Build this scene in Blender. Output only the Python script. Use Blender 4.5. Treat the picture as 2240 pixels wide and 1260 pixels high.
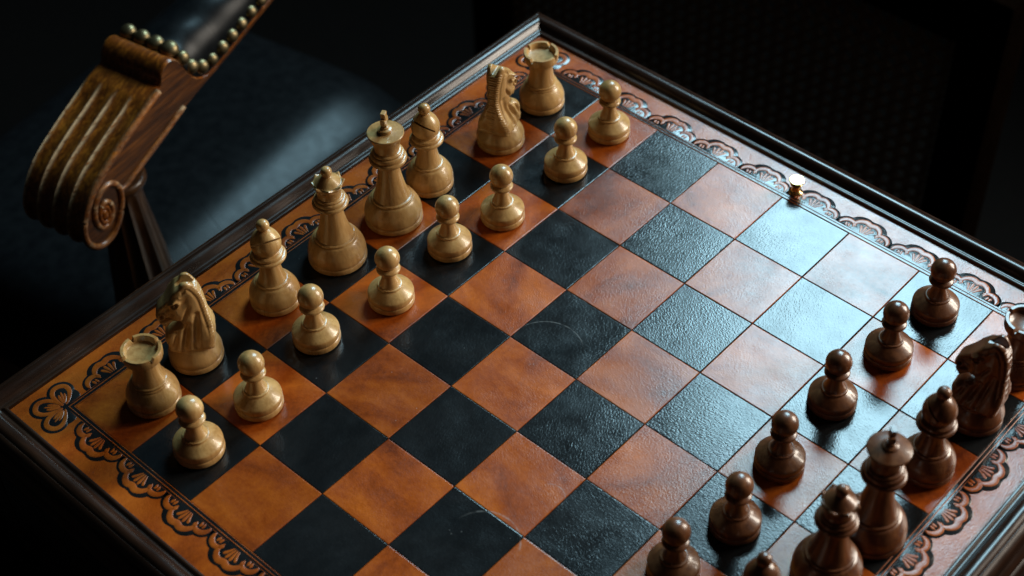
import bpy, bmesh, math, random
import numpy as np
from mathutils import Vector, Matrix
from mathutils.geometry import tessellate_polygon

for o in list(bpy.data.objects): bpy.data.objects.remove(o)
scene = bpy.context.scene
COL = scene.collection
random.seed(7)

# ------------------------------------------------------------------ camera
S = 0.05                                   # one chess square, metres
cam_d = bpy.data.cameras.new('camera'); cam = bpy.data.objects.new('camera', cam_d); COL.objects.link(cam)
cx = Vector((0.74207607, 0.66989446, -0.02375975))
cy = Vector((-0.46931054, 0.5445345, 0.69514731))
cz = Vector((0.47861334, -0.50470148, 0.71847456))
cloc = Vector((0.586523, -0.257498, 0.693642))
m = Matrix((cx, cy, cz)).transposed().to_4x4(); m.translation = cloc
cam.matrix_world = m
cam_d.sensor_fit = 'HORIZONTAL'; cam_d.sensor_width = 36.0
cam_d.lens = 3528.6 / 2240 * 36.0
cam_d.clip_start = 0.05; cam_d.clip_end = 50
cam_d.dof.use_dof = True
cam_d.dof.focus_distance = 0.945
cam_d.dof.aperture_fstop = 7.1
scene.camera = cam

# ------------------------------------------------------------------ light: one tall window with a mullion, off to the far side
world = bpy.data.worlds.new('World'); scene.world = world; world.use_nodes = True
world.node_tree.nodes['Background'].inputs[0].default_value = (0.62, 0.58, 0.52, 1)
world.node_tree.nodes['Background'].inputs[1].default_value = 0.012

def window_light(name, x, z, w, h, power, colour, y=1.6, tilt=0.0):
    d = bpy.data.lights.new(name, 'AREA'); d.shape = 'RECTANGLE'; d.size = w; d.size_y = h
    d.energy = power; d.color = colour
    o = bpy.data.objects.new(name, d); COL.objects.link(o)
    o.location = (x, y, z)
    o.rotation_euler = (math.radians(-90 + tilt), 0, 0)     # emits towards -y
    return o
WCOL = (0.50, 0.84, 1.0)
WARM = (1.0, 0.91, 0.78)
window_light('window_light', -0.305, 1.50, 0.63, 1.20, 57, WCOL)
window_light('window_light', 0.88, 0.75, 0.36, 1.00, 25, WARM)
window_light('window_light', 1.32, 0.75, 0.36, 1.00, 27, WARM)

vs = scene.view_settings
vs.view_transform = 'Standard'; vs.look = 'None'; vs.exposure = 0.0; vs.gamma = 1.0; vs.use_curve_mapping = False

# ------------------------------------------------------------------ node helpers
class N:
    def __init__(self, name):
        self.m = bpy.data.materials.new(name); self.m.use_nodes = True
        self.t = self.m.node_tree; self.b = self.t.nodes['Principled BSDF']
    def n(self, typ, **kw):
        x = self.t.nodes.new(typ)
        for k, v in kw.items(): setattr(x, k, v)
        return x
    def put(self, sock, v):
        if isinstance(v, bpy.types.NodeSocket): self.t.links.new(v, sock)
        elif isinstance(v, (int, float)): sock.default_value = v
        else: sock.default_value = tuple(v) if len(v) == len(sock.default_value) else tuple(v) + (1,)
    def math(self, op, a, b=None, c=None):
        x = self.n('ShaderNodeMath', operation=op)
        self.put(x.inputs[0], a)
        if b is not None: self.put(x.inputs[1], b)
        if c is not None: self.put(x.inputs[2], c)
        return x.outputs[0]
    def noise(self, vec, scale, detail=4, rough=0.55, dist=0.0):
        x = self.n('ShaderNodeTexNoise'); self.put(x.inputs['Vector'], vec)
        x.inputs['Scale'].default_value = scale; x.inputs['Detail'].default_value = detail
        x.inputs['Roughness'].default_value = rough; x.inputs['Distortion'].default_value = dist
        return x.outputs[0]
    def voronoi(self, vec, scale, feature='DISTANCE_TO_EDGE'):
        x = self.n('ShaderNodeTexVoronoi', feature=feature); self.put(x.inputs['Vector'], vec)
        x.inputs['Scale'].default_value = scale
        return x.outputs[0]
    def ramp(self, f, stops):
        x = self.n('ShaderNodeValToRGB'); self.put(x.inputs[0], f)
        e = x.color_ramp.elements
        while len(e) < len(stops): e.new(0.5)
        for i, (p, c) in enumerate(stops):
            e[i].position = p; e[i].color = tuple(c) + (1,) if len(c) == 3 else c
        return x.outputs[0]
    def mapr(self, f, a, b, c=0.0, d=1.0, smooth=False):
        x = self.n('ShaderNodeMapRange'); self.put(x.inputs[0], f)
        x.interpolation_type = 'SMOOTHSTEP' if smooth else 'LINEAR'
        for i, v in enumerate((a, b, c, d)): x.inputs[1 + i].default_value = v
        return x.outputs[0]
    def mix(self, f, a, b, blend='MIX'):
        x = self.n('ShaderNodeMix', data_type='RGBA', blend_type=blend)
        self.put(x.inputs['Factor'], f); self.put(x.inputs['A'], a); self.put(x.inputs['B'], b)
        return x.outputs['Result']
    def vmath(self, op, a, b=None, scale=None):
        x = self.n('ShaderNodeVectorMath', operation=op); self.put(x.inputs[0], a)
        if b is not None: self.put(x.inputs[1], b)
        if scale is not None: self.put(x.inputs['Scale'], scale)
        return x.outputs[0]
    def mapping(self, vec, scale=(1, 1, 1), rot=(0, 0, 0)):
        x = self.n('ShaderNodeMapping'); self.put(x.inputs[0], vec)
        x.inputs['Scale'].default_value = scale; x.inputs['Rotation'].default_value = rot
        return x.outputs[0]
    def bump(self, h, strength, dist, normal=None):
        x = self.n('ShaderNodeBump'); self.put(x.inputs['Height'], h)
        x.inputs['Strength'].default_value = strength; x.inputs['Distance'].default_value = dist
        if normal is not None: self.put(x.inputs['Normal'], normal)
        return x.outputs[0]
    def set(self, **kw):
        for k, v in kw.items(): self.put(self.b.inputs[k.replace('_', ' ')], v)
        return self.m

def scuff_mask(k, pos):
    """pale rubbed arcs and fine dust, worn into the leather at fixed places of the board"""
    total = None
    for (px, py, r, wd, a0) in ((0.172, 0.205, 0.0225, 0.0006, 2.0), (0.236, 0.083, 0.020, 0.0009, 1.6),
                                (0.243, 0.128, 0.0085, 0.0005, 1.2), (0.30, 0.338, 0.028, 0.0012, -0.6)):
        d = k.vmath('SUBTRACT', pos, (px, py, 0.0))
        ln = k.n('ShaderNodeVectorMath', operation='LENGTH'); k.put(ln.inputs[0], d)
        ring = k.math('SUBTRACT', ln.outputs['Value'], r)
        ring = k.math('ABSOLUTE', ring)
        ring = k.mapr(ring, wd, 0.0, 0.0, 1.0, True)
        dot = k.n('ShaderNodeVectorMath', operation='DOT_PRODUCT'); k.put(dot.inputs[0], d)
        dot.inputs[1].default_value = (math.cos(a0), math.sin(a0), 0)
        side = k.mapr(dot.outputs['Value'], 0.1 * r, 0.8 * r, 0, 1, True)
        v = k.math('MULTIPLY', ring, side)
        total = v if total is None else k.math('MAXIMUM', total, v)
    br = k.mapr(k.noise(pos, 260, 3), 0.38, 0.62, 0.15, 1)
    return k.math('MULTIPLY', total, br)

def leather(name, dark, mid, light, grain, gstr, rough, tile=True, scuff=0.1, spec=0.5):
    k = N(name)
    geo = k.n('ShaderNodeNewGeometry').outputs['Position']
    oi = k.n('ShaderNodeObjectInfo').outputs['Random']
    off = k.n('ShaderNodeCombineXYZ'); k.put(off.inputs[0], k.math('MULTIPLY', oi, 3.7)); k.put(off.inputs[1], k.math('MULTIPLY', oi, 9.1)); k.put(off.inputs[2], k.math('MULTIPLY', oi, 5.3))
    v = k.vmath('ADD', geo, off.outputs[0]) if tile else geo
    vr = k.n('ShaderNodeVectorRotate', rotation_type='Z_AXIS'); k.put(vr.inputs['Vector'], v)
    if tile: k.put(vr.inputs['Angle'], k.math('MULTIPLY', oi, 6.28))
    v = vr.outputs[0]
    cloud = k.noise(k.mapping(v, (1, 0.45, 1)), 38, 5, 0.6, 0.4)
    fine = k.noise(v, 420, 3, 0.6)
    f = k.math('ADD', k.math('MULTIPLY', cloud, 0.82), k.math('MULTIPLY', fine, 0.18))
    colr = k.ramp(f, [(0.30, dark), (0.47, mid), (0.66, light)])
    if tile:
        hv = k.n('ShaderNodeHueSaturation'); k.put(hv.inputs['Color'], colr)
        k.put(hv.inputs['Value'], k.mapr(k.math('FRACT', k.math('MULTIPLY', oi, 17.3)), 0, 1, 0.84, 1.12)); colr = hv.outputs[0]
    sc = scuff_mask(k, geo)
    dust = k.mapr(k.voronoi(geo, 95, 'F1'), 0.055, 0.03, 0, 1)
    dustn = k.mapr(k.noise(geo, 40, 2), 0.52, 0.6, 0, 0.55)
    sc2 = k.math('MAXIMUM', k.math('MULTIPLY', sc, scuff), k.math('MULTIPLY', k.math('MULTIPLY', dust, dustn), scuff * 1.1))
    colr = k.mix(sc2, colr, (0.42, 0.42, 0.40))
    # grain: pebbled cells stretched into wrinkles
    warp = k.vmath('ADD', v, k.vmath('SCALE', k.n('ShaderNodeTexNoise').outputs[1], scale=0.0))
    cell = k.voronoi(k.mapping(warp, (1, 0.62, 1)), grain)
    cell = k.mapr(cell, 0.0, 0.32, 0, 1, True)
    wr = k.noise(k.mapping(v, (1, 0.5, 1)), grain * 0.9, 3, 0.6, 0.8)
    big = k.noise(v, 60, 3, 0.5)
    h = k.math('ADD', k.math('MULTIPLY', cell, 0.35), k.math('ADD', k.math('MULTIPLY', wr, 1.0), k.math('MULTIPLY', big, 0.5)))
    patch = k.mapr(k.noise(v, 30, 2), 0.35, 0.65, 0.45, 1.0)
    nrm = k.bump(k.math('MULTIPLY', h, patch), gstr, 0.0006)
    rg = k.math('ADD', k.mapr(k.noise(geo, 55, 4, 0.65), 0.3, 0.7, rough - 0.03, rough + 0.07), k.math('MULTIPLY', sc2, 0.2))
    return k.set(Base_Color=colr, Roughness=rg, Normal=nrm, Specular_IOR_Level=spec)

def wood(name, dark, mid, light, rough, grain=220, axis=2, stretch=0.09, coat=0.25, bump=0.12, wear_highlight=None, coat_rough=0.18):
    k = N(name)
    tc = k.n('ShaderNodeTexCoord').outputs['Object']
    oc = k.n('ShaderNodeObjectInfo').outputs['Color']
    off = k.vmath('SCALE', oc, scale=0.7)
    v = k.vmath('ADD', tc, off)
    sc = [1, 1, 1]; sc[axis] = stretch
    vv = k.mapping(v, sc)
    g1 = k.noise(vv, grain, 6, 0.62, 0.6)
    g2 = k.noise(vv, grain * 4.5, 3, 0.6)
    g3 = k.noise(v, 30, 2)
    f = k.math('ADD', k.math('MULTIPLY', g1, 0.6), k.math('ADD', k.math('MULTIPLY', g2, 0.2), k.math('MULTIPLY', g3, 0.2)))
    colr = k.ramp(f, [(0.34, dark), (0.5, mid), (0.66, light)])
    sepc = k.n('ShaderNodeSeparateColor'); k.put(sepc.inputs[0], oc)
    hsv = k.n('ShaderNodeHueSaturation'); k.put(hsv.inputs['Color'], colr); k.put(hsv.inputs['Value'], k.mapr(sepc.outputs[0], 0, 1, 0.88, 1.12))
    colr = hsv.outputs[0]
    if wear_highlight:
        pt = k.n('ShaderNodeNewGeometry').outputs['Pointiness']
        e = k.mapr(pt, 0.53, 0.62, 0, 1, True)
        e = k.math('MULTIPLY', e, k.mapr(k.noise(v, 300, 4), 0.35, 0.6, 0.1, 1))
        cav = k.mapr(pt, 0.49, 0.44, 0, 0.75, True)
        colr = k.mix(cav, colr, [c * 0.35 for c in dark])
        at = k.n('ShaderNodeAttribute', attribute_name='wear_highlight').outputs['Fac']  # ridge mask: worn tops plus lit highlights painted into the base colour
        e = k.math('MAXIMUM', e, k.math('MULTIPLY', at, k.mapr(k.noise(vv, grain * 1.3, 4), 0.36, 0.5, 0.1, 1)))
        colr = k.mix(k.math('MULTIPLY', e, 0.8), colr, wear_highlight)
    rg = k.mapr(k.math('ADD', k.math('MULTIPLY', g2, 0.4), k.math('MULTIPLY', g3, 0.6)), 0.35, 0.65, rough - 0.05, rough + 0.08)
    nrm = k.bump(k.math('ADD', g2, k.math('MULTIPLY', g1, 0.7)), bump, 0.0004)
    return k.set(Base_Color=colr, Roughness=rg, Normal=nrm, Coat_Weight=coat, Coat_Roughness=coat_rough)

M = {}
M['orange'] = leather('tan_leather', (0.098, 0.0155, 0.0027), (0.305, 0.058, 0.0056), (0.50, 0.118, 0.0115), 820, 0.13, 0.225, scuff=0.45)
M['black'] = leather('black_leather', (0.0055, 0.0065, 0.0075), (0.0085, 0.0095, 0.0105), (0.014, 0.015, 0.016), 640, 0.135, 0.16, scuff=0.22)
M['tan_border'] = leather('tan_border_leather', (0.12, 0.020, 0.0034), (0.315, 0.060, 0.0058), (0.47, 0.110, 0.011), 760, 0.18, 0.23, tile=False, scuff=0.2)
M['black_band'] = leather('black_band_leather', (0.0055, 0.0065, 0.0075), (0.0085, 0.0095, 0.0105), (0.014, 0.015, 0.016), 560, 0.15, 0.17, tile=False, scuff=0.08)
M['motif_tan'] = leather('tooled_tan_leather', (0.12, 0.020, 0.0035), (0.29, 0.058, 0.006), (0.44, 0.108, 0.011), 700, 0.10, 0.25, tile=False, scuff=0.0)
M['box'] = wood('boxwood', (0.29, 0.145, 0.044), (0.45, 0.255, 0.090), (0.60, 0.375, 0.150), 0.30, grain=170, coat=0.3, coat_rough=0.11)
M['rose'] = wood('rosewood', (0.058, 0.018, 0.0075), (0.130, 0.046, 0.0175), (0.215, 0.086, 0.033), 0.31, grain=260, coat=0.4, coat_rough=0.09)
M['walnut'] = wood('frame_walnut', (0.010, 0.0042, 0.0026), (0.022, 0.0092, 0.0052), (0.046, 0.020, 0.0105), 0.24, grain=150, axis=0, stretch=0.05, coat=0.0, bump=0.13)
M['oak'] = wood('carved_oak', (0.022, 0.0052, 0.0012), (0.180, 0.046, 0.0046), (0.52, 0.160, 0.014), 0.30, grain=330, axis=0, stretch=0.06, coat=0.3, bump=0.5, wear_highlight=(0.78, 0.56, 0.33))
M['post_wood'] = wood('turned_oak', (0.024, 0.010, 0.004), (0.055, 0.022, 0.007), (0.10, 0.042, 0.012), 0.36, grain=240, axis=2, stretch=0.07, coat=0.35, bump=0.3, wear_highlight=(0.20, 0.12, 0.06))

M['oak_plain'] = wood('plain_oak', (0.012, 0.0034, 0.0010), (0.062, 0.018, 0.0030), (0.19, 0.060, 0.0080), 0.38, grain=300, axis=0, stretch=0.07, coat=0.08, bump=0.4)

def simple(name, colr, rough, metal=0.0, bump=None, **kw):
    k = N(name)
    tc = k.n('ShaderNodeTexCoord').outputs['Object']
    n = k.noise(tc, bump[0] if bump else 200, 4)
    rg = k.mapr(n, 0.3, 0.7, max(0.02, rough - 0.06), rough + 0.08)
    c = k.mix(k.mapr(k.noise(tc, 120, 4), 0.35, 0.65), [x * 0.75 for x in colr], colr)
    d = dict(Base_Color=c, Roughness=rg, Metallic=metal); d.update(kw)
    if bump: d['Normal'] = k.bump(n, bump[1], bump[2])
    return k.set(**d)
M['brass'] = simple('polished_brass', (0.86, 0.62, 0.26), 0.16, 1.0)
M['nail'] = simple('antique_brass', (0.25, 0.19, 0.10), 0.44, 1.0, bump=(900, 0.15, 0.0004))
M['felt'] = simple('green_felt', (0.012, 0.05, 0.035), 0.95)
M['floor'] = simple('dark_floor', (0.004, 0.003, 0.0025), 0.7, Specular_IOR_Level=0.1)
M['cane'] = simple('cane_webbing', (0.06, 0.03, 0.012), 0.7)
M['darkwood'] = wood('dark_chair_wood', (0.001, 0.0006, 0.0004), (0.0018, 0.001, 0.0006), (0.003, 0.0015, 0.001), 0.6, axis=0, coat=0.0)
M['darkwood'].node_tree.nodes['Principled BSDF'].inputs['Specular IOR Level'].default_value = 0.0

def chair_leather():
    k = N('black_upholstery_leather')
    tc = k.n('ShaderNodeTexCoord').outputs['Object']
    cell = k.mapr(k.voronoi(tc, 520), 0, 0.3, 0, 1, True)
    crease = k.mapr(k.voronoi(k.mapping(tc, (1, 0.45, 1), (0, 0, 0.6)), 33), 0, 0.035, 0, 1, True)
    crm = k.mapr(k.noise(tc, 22, 3), 0.5, 0.62, 0.0, 1)
    cr = k.math('MULTIPLY', k.math('SUBTRACT', 1.0, crease), crm)
    n = k.noise(tc, 90, 5)
    h = k.math('ADD', k.math('MULTIPLY', cell, 0.06), k.math('SUBTRACT', k.math('MULTIPLY', n, 0.12), k.math('MULTIPLY', cr, 0.3)))
    return k.set(Base_Color=k.ramp(n, [(0.3, (0.0025, 0.0032, 0.004)), (0.7, (0.005, 0.006, 0.007))]),
                 Roughness=k.mapr(n, 0.3, 0.7, 0.31, 0.38), Normal=k.bump(h, 0.14, 0.001), Specular_IOR_Level=0.16)
M['uph'] = chair_leather()

# ------------------------------------------------------------------ object helpers
def tag(o, label=None, cat=None, group=None, kind=None):
    if label: o['label'] = label
    if cat: o['category'] = cat
    if group: o['group'] = group
    if kind: o['kind'] = kind
    return o
def link(name, mesh, parent=None, color=None):
    o = bpy.data.objects.new(name, mesh); COL.objects.link(o); o.parent = parent
    if color: o.color = color
    return o
def empty(name, loc=(0, 0, 0), rz=0.0):
    o = bpy.data.objects.new(name, None); COL.objects.link(o); o.location = loc; o.rotation_euler = (0, 0, rz)
    o.empty_display_size = 0.01
    return o
def mesh_from(name, V, F, mats, fm=None, smooth=True, angle=40):
    me = bpy.data.meshes.new(name); me.from_pydata([tuple(v) for v in V], [], [tuple(f) for f in F])
    for mt in (mats if isinstance(mats, (list, tuple)) else [mats]): me.materials.append(mt)
    if fm is not None:
        me.polygons.foreach_set('material_index', list(fm))
    bm = bmesh.new(); bm.from_mesh(me)
    bmesh.ops.recalc_face_normals(bm, faces=bm.faces); bm.to_mesh(me); bm.free()
    if smooth:
        me.polygons.foreach_set('use_smooth', [True] * len(me.polygons))
        me.set_sharp_from_angle(angle=math.radians(angle))
    me.update()
    return me
def catmull(P, sub=6, closed=False):
    P = [np.array(p, float) for p in P]; n = len(P); out = []
    rng = n if closed else n - 1
    for i in range(rng):
        if closed: a, b, c, d = P[i - 1], P[i], P[(i + 1) % n], P[(i + 2) % n]
        else:
            b, c = P[i], P[i + 1]
            a = P[i - 1] if i > 0 else 2 * b - c
            d = P[i + 2] if i + 2 < n else 2 * c - b
        for k in range(sub):
            t = k / sub
            out.append(0.5 * ((2 * b) + (-a + c) * t + (2 * a - 5 * b + 4 * c - d) * t * t + (-a + 3 * b - 3 * c + d) * t ** 3))
    if not closed: out.append(P[-1])
    return out
def lathe(name, segs, mat, n=64, mod=None, angle=38):
    """segs: list of profile runs [(r,z),...] in mm, each run smoothed on its own, joined at sharp corners"""
    prof = []
    for run in segs:
        pts = catmull(run, 6) if len(run) > 2 else [np.array(p, float) for p in run]
        for p in pts:
            if not prof or np.linalg.norm(p - prof[-1]) > 1e-4: prof.append(p)
    V, F = [], []; rows = []
    for (r, z) in prof:
        if r < 1e-3:
            rows.append([len(V)]); V.append((0, 0, z / 1000))
        else:
            rows.append(list(range(len(V), len(V) + n)))
            for j in range(n):
                a = 2 * math.pi * j / n; rr, zz = r, z
                if mod: rr, zz = mod(r, z, a)
                V.append((rr * math.cos(a) / 1000, rr * math.sin(a) / 1000, zz / 1000))
    for A, B in zip(rows, rows[1:]):
        for j in range(n):
            k = (j + 1) % n
            if len(A) == 1 and len(B) == 1: continue
            if len(A) == 1: F.append((A[0], B[j], B[k]))
            elif len(B) == 1: F.append((A[j], A[k], B[0]))
            else: F.append((A[j], A[k], B[k], B[j]))
    return mesh_from(name, V, F, mat, angle=angle)
def tube(name, pts, rad, mat, n=10, radf=None):
    pts = [Vector(p) for p in pts]; V, F = [], []
    for i, p in enumerate(pts):
        t = (pts[min(i + 1, len(pts) - 1)] - pts[max(i - 1, 0)]).normalized()
        up = Vector((0, 0, 1)) if abs(t.z) < 0.9 else Vector((0, 1, 0))
        a = t.cross(up).normalized(); b = a.cross(t)
        r = rad * (radf(i / (len(pts) - 1)) if radf else 1)
        for j in range(n):
            q = 2 * math.pi * j / n
            V.append(p + a * math.cos(q) * r + b * math.sin(q) * r)
    for i in range(len(pts) - 1):
        for j in range(n):
            k = (j + 1) % n
            F.append((i * n + j, i * n + k, (i + 1) * n + k, (i + 1) * n + j))
    F.append(tuple(range(n))); F.append(tuple((len(pts) - 1) * n + j for j in range(n)))
    return mesh_from(name, V, F, mat)
def box_mesh(name, x0, x1, y0, y1, z0, z1, mat, bev=0.0, seg=2):
    bm = bmesh.new(); bmesh.ops.create_cube(bm, size=1)
    for v in bm.verts: v.co = Vector((x0 + (v.co.x + .5) * (x1 - x0), y0 + (v.co.y + .5) * (y1 - y0), z0 + (v.co.z + .5) * (z1 - z0)))
    if bev: bmesh.ops.bevel(bm, geom=bm.edges[:], offset=bev, segments=seg, affect='EDGES', profile=0.6)
    me = bpy.data.meshes.new(name); bm.to_mesh(me); bm.free(); me.materials.append(mat)
    me.polygons.foreach_set('use_smooth', [True] * len(me.polygons)); me.set_sharp_from_angle(angle=math.radians(50))
    return me

# ------------------------------------------------------------------ the table
FLOOR = -0.72
fl = link('floor', box_mesh('floor', -2.0, 2.0, -1.6, 2.2, FLOOR - 0.02, FLOOR, M['floor'])); tag(fl, kind='structure')

table = empty('chess_table', (0.2, 0.2, FLOOR))
tag(table, 'walnut-framed games table with an inlaid black and tan leather chessboard', 'table')
T0 = Vector((-0.2, -0.2, -FLOOR))           # board origin in table space
B = 8 * S; BORD = 0.0259; BAND = 0.0037

board = link('leather_board', None, None) if False else None
def ring_mesh(name, o0, o1, z, mat, thick=0.0, dome=0.0):
    """square ring round the playing field between offsets o0 and o1; real thickness, optional crown"""
    V, F = [], []
    cs = [(o0, z - thick), (o0, z)] + ([((o0 + o1) / 2, z + dome)] if dome else []) + [(o1, z), (o1, z - thick)]
    for c in range(4):
        for (o, zz) in cs:
            x = -o if c in (0, 3) else B + o
            y = -o if c in (0, 1) else B + o
            V.append((x, y, zz))
    n = len(cs)
    for c in range(4):
        d = (c + 1) % 4
        for i in range(n - 1): F.append((c * n + i, d * n + i, d * n + i + 1, c * n + i + 1))
        F.append((c * n + n - 1, d * n + n - 1, d * n, c * n))
    return mesh_from(name, V, F, mat, smooth=False)

board = link('leather_board', ring_mesh('leather_board', BAND, BORD, 0.0, M['tan_border'], 0.003), table); board.location = T0
link('black_band', ring_mesh('black_band', 0.00045, BAND + 0.00002, 0.00006, M['black_band'], 0.003), board)
link('tooled_line', ring_mesh('tooled_line', 0.0021, 0.0027, 0.00012, M['motif_tan'], 0.001, 0.00018), board)
link('tooled_line', ring_mesh('tooled_line', 0.0000, 0.00042, 0.00002, M['motif_tan'], 0.001, 0.0001), board)
link('backing', box_mesh('backing', -BORD, B + BORD, -BORD, B + BORD, -0.008, -0.0031, M['black_band']), board)

def square_mesh(mat):
    h = S / 2 - 0.0001; V, F = [], []
    for (i, z) in ((h, -0.003), (h, -0.00035), (h - 0.00012, -0.0001), (h - 0.0005, 0.0)):
        V += [(-i, -i, z), (i, -i, z), (i, i, z), (-i, i, z)]
    for r in range(3):
        for j in range(4):
            k = (j + 1) % 4; F.append((r * 4 + j, r * 4 + k, r * 4 + 4 + k, r * 4 + 4 + j))
    F.append((12, 13, 14, 15))
    return mesh_from('square', V, F, mat, smooth=False)
SQ = [square_mesh(M['orange']), square_mesh(M['black'])]
for u in range(8):
    for v in range(8):
        o = link('square', SQ[(u + v) % 2], board)
        o.location = ((v + .5) * S, (u + .5) * S, random.uniform(-0.00006, 0.00006))
        o.rotation_euler = (random.uniform(-.0012, .0012), random.uniform(-.0012, .0012), 0)

# tooled scallops: black lobed ground with raised tan petals
def ribbon(V, F, fm, pts, hw, z0, h, mi):
    """domed leaf along pts (mm); hw(t) half width"""
    pts = [np.array(p, float) for p in catmull(pts, 5)]; n = len(pts); st = len(V)
    prof = [(-1, 0), (-.8, .62), (-.35, .95), (.35, .95), (.8, .62), (1, 0)]
    for i, p in enumerate(pts):
        t = pts[min(i + 1, n - 1)] - pts[max(i - 1, 0)]; t /= np.linalg.norm(t) + 1e-9
        nn = np.array((-t[1], t[0])); w = hw(i / (n - 1))
        for (a, b) in prof:
            q = p + nn * a * w
            V.append((q[0], q[1], z0 + h * b * min(1, w / 0.7)))
    k = len(prof)
    for i in range(n - 1):
        for j in range(k - 1):
            F.append((st + i * k + j, st + i * k + j + 1, st + (i + 1) * k + j + 1, st + (i + 1) * k + j)); fm.append(mi)
def ground(V, F, fm, circles, a0, a1, n, ztop, mi, centre=(0, 0)):
    st = len(V); V.append((centre[0], centre[1], ztop)); ring = []
    for i in range(n + 1):
        a = a0 + (a1 - a0) * i / n; d = np.array((math.cos(a), math.sin(a))); best = 0.05
        for (x, y, r) in circles:
            c = np.array((x, y)) - np.array(centre); b = c @ d; disc = b * b - (c @ c - r * r)
            if disc > 0: best = max(best, b + math.sqrt(disc))
        ring.append(best * d + centre)
    for q in ring: V.append((q[0], q[1], ztop))
    for q in ring:
        dd = q - np.array(centre); dd = dd / (np.linalg.norm(dd) + 1e-9)
        V.append((q[0] + dd[0] * .35, q[1] + dd[1] * .35, -0.05))
    for i in range(n):
        F.append((st, st + 1 + i, st + 2 + i)); fm.append(mi)
        F.append((st + 1 + i, st + n + 2 + i, st + n + 3 + i, st + 2 + i)); fm.append(mi)
leafw = lambda w: (lambda t: 0.12 + w * math.sin(math.pi * min(1, max(0, t))) ** 0.55)
def motif_mesh():
    V, F, fm = [], [], []
    ground(V, F, fm, [(-11.8, 1.7, 7.6), (11.8, 1.7, 7.6), (-4.2, 6.0, 8.5), (4.2, 6.0, 8.5), (0, 6.0, 8.0)], 0.02, math.pi - 0.02, 90, 0.10, 0)
    # middle lobe: thick wavy petal
    ribbon(V, F, fm, [(-7.8, 2.2), (-8.7, 6.0), (-6.6, 9.6), (-3.2, 11.1), (0, 10.2), (3.2, 11.1), (6.6, 9.6), (8.7, 6.0), (7.8, 2.2)],
           lambda t: 0.3 + 1.75 * math.sin(math.pi * t) ** 0.7, 0.10, 0.16, 1)
    for k, tp in ((-1.55, 6.7), (-0.52, 7.9), (0.52, 7.9), (1.55, 6.7)):
        ribbon(V, F, fm, [(k * 1.1, 0.7), (k * 1.9, 3.8), (k * 2.9, tp)], lambda t: 0.25 + 0.8 * t ** 0.7 * (1 - max(0, t - .86) * 5.5), 0.10, 0.15, 1)
    for s in (-1, 1):
        c = (11.7 * s, 1.5)
        arc = [(c[0] + s * 5.0 * math.cos(a), c[1] + 5.0 * math.sin(a)) for a in np.linspace(-0.22, 2.75, 9)]
        ribbon(V, F, fm, arc, leafw(1.55), 0.10, 0.16, 1)
        for q in (-0.9, 1.2):
            ribbon(V, F, fm, [(c[0] + s * (q - .6), 0.6), (c[0] + s * (q * .9 - .1), 2.2), (c[0] + s * q, 3.9)], leafw(0.7), 0.10, 0.14, 1)
    V = [(x / 1000, y / 1000, z / 1000) for x, y, z in V]
    return mesh_from('scallop_motif', V, F, [M['black_band'], M['motif_tan']], fm, angle=60)
def corner_mesh():
    V, F, fm = [], [], []
    petals = [(math.radians(225), 1.12), (math.radians(225 - 68), 1.08), (math.radians(225 + 68), 1.08)]
    circ = []
    for (a, s) in petals:
        for d, r in ((4, 5.4), (8.2, 7.2), (11.0, 7.2)):
            circ.append((math.cos(a) * d * s, math.sin(a) * d * s, r * s))
    circ += [(-4.2, 5.6, 6.0), (5.6, -4.2, 6.0)]
    ground(V, F, fm, circ, math.radians(92), math.radians(358), 120, 0.10, 0)
    for (a, s) in petals:
        R = lambda x, y: (math.cos(a) * x * s - math.sin(a) * y * s, math.sin(a) * x * s + math.cos(a) * y * s)
        ribbon(V, F, fm, [R(1.5, 0.7), R(5, 3.0), R(10, 4.5), R(14.0, 3.2), R(15.2, 0), R(14.0, -3.2), R(10, -4.5), R(5, -3.0), R(1.5, -0.7)],
               lambda t: 0.3 + 1.25 * math.sin(math.pi * t) ** 0.5, 0.10, 0.16, 1)
        for q in (-1.5, 0, 1.5):
            ribbon(V, F, fm, [R(2.6, q * .25), R(6.5, q * .9), R(11 - abs(q), q * 1.05)], leafw(0.7), 0.10, 0.14, 1)
    V = [(x / 1000, y / 1000, z / 1000) for x, y, z in V]
    return mesh_from('corner_motif', V, F, [M['black_band'], M['motif_tan']], fm, angle=60)
MO, CO = motif_mesh(), corner_mesh()
pitch = B * 0.94 / 10
for side in range(4):
    rz = side * math.pi / 2
    for i in range(10):
        t = (B - 10 * pitch) / 2 + (i + .5) * pitch
        o = link('scallop_motif', MO, board)
        if side == 0: o.location = (B - t, -BAND, 0); o.rotation_euler.z = math.pi
        elif side == 1: o.location = (B + BAND, B - t, 0); o.rotation_euler.z = -math.pi / 2
        elif side == 2: o.location = (t, B + BAND, 0)
        else: o.location = (-BAND, t, 0); o.rotation_euler.z = math.pi / 2
for (x, y, rz) in ((-BAND, -BAND, 0), (B + BAND, -BAND, math.pi / 2), (B + BAND, B + BAND, math.pi), (-BAND, B + BAND, -math.pi / 2)):
    o = link('corner_motif', CO, board); o.location = (x, y, 0); o.rotation_euler.z = rz

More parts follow.
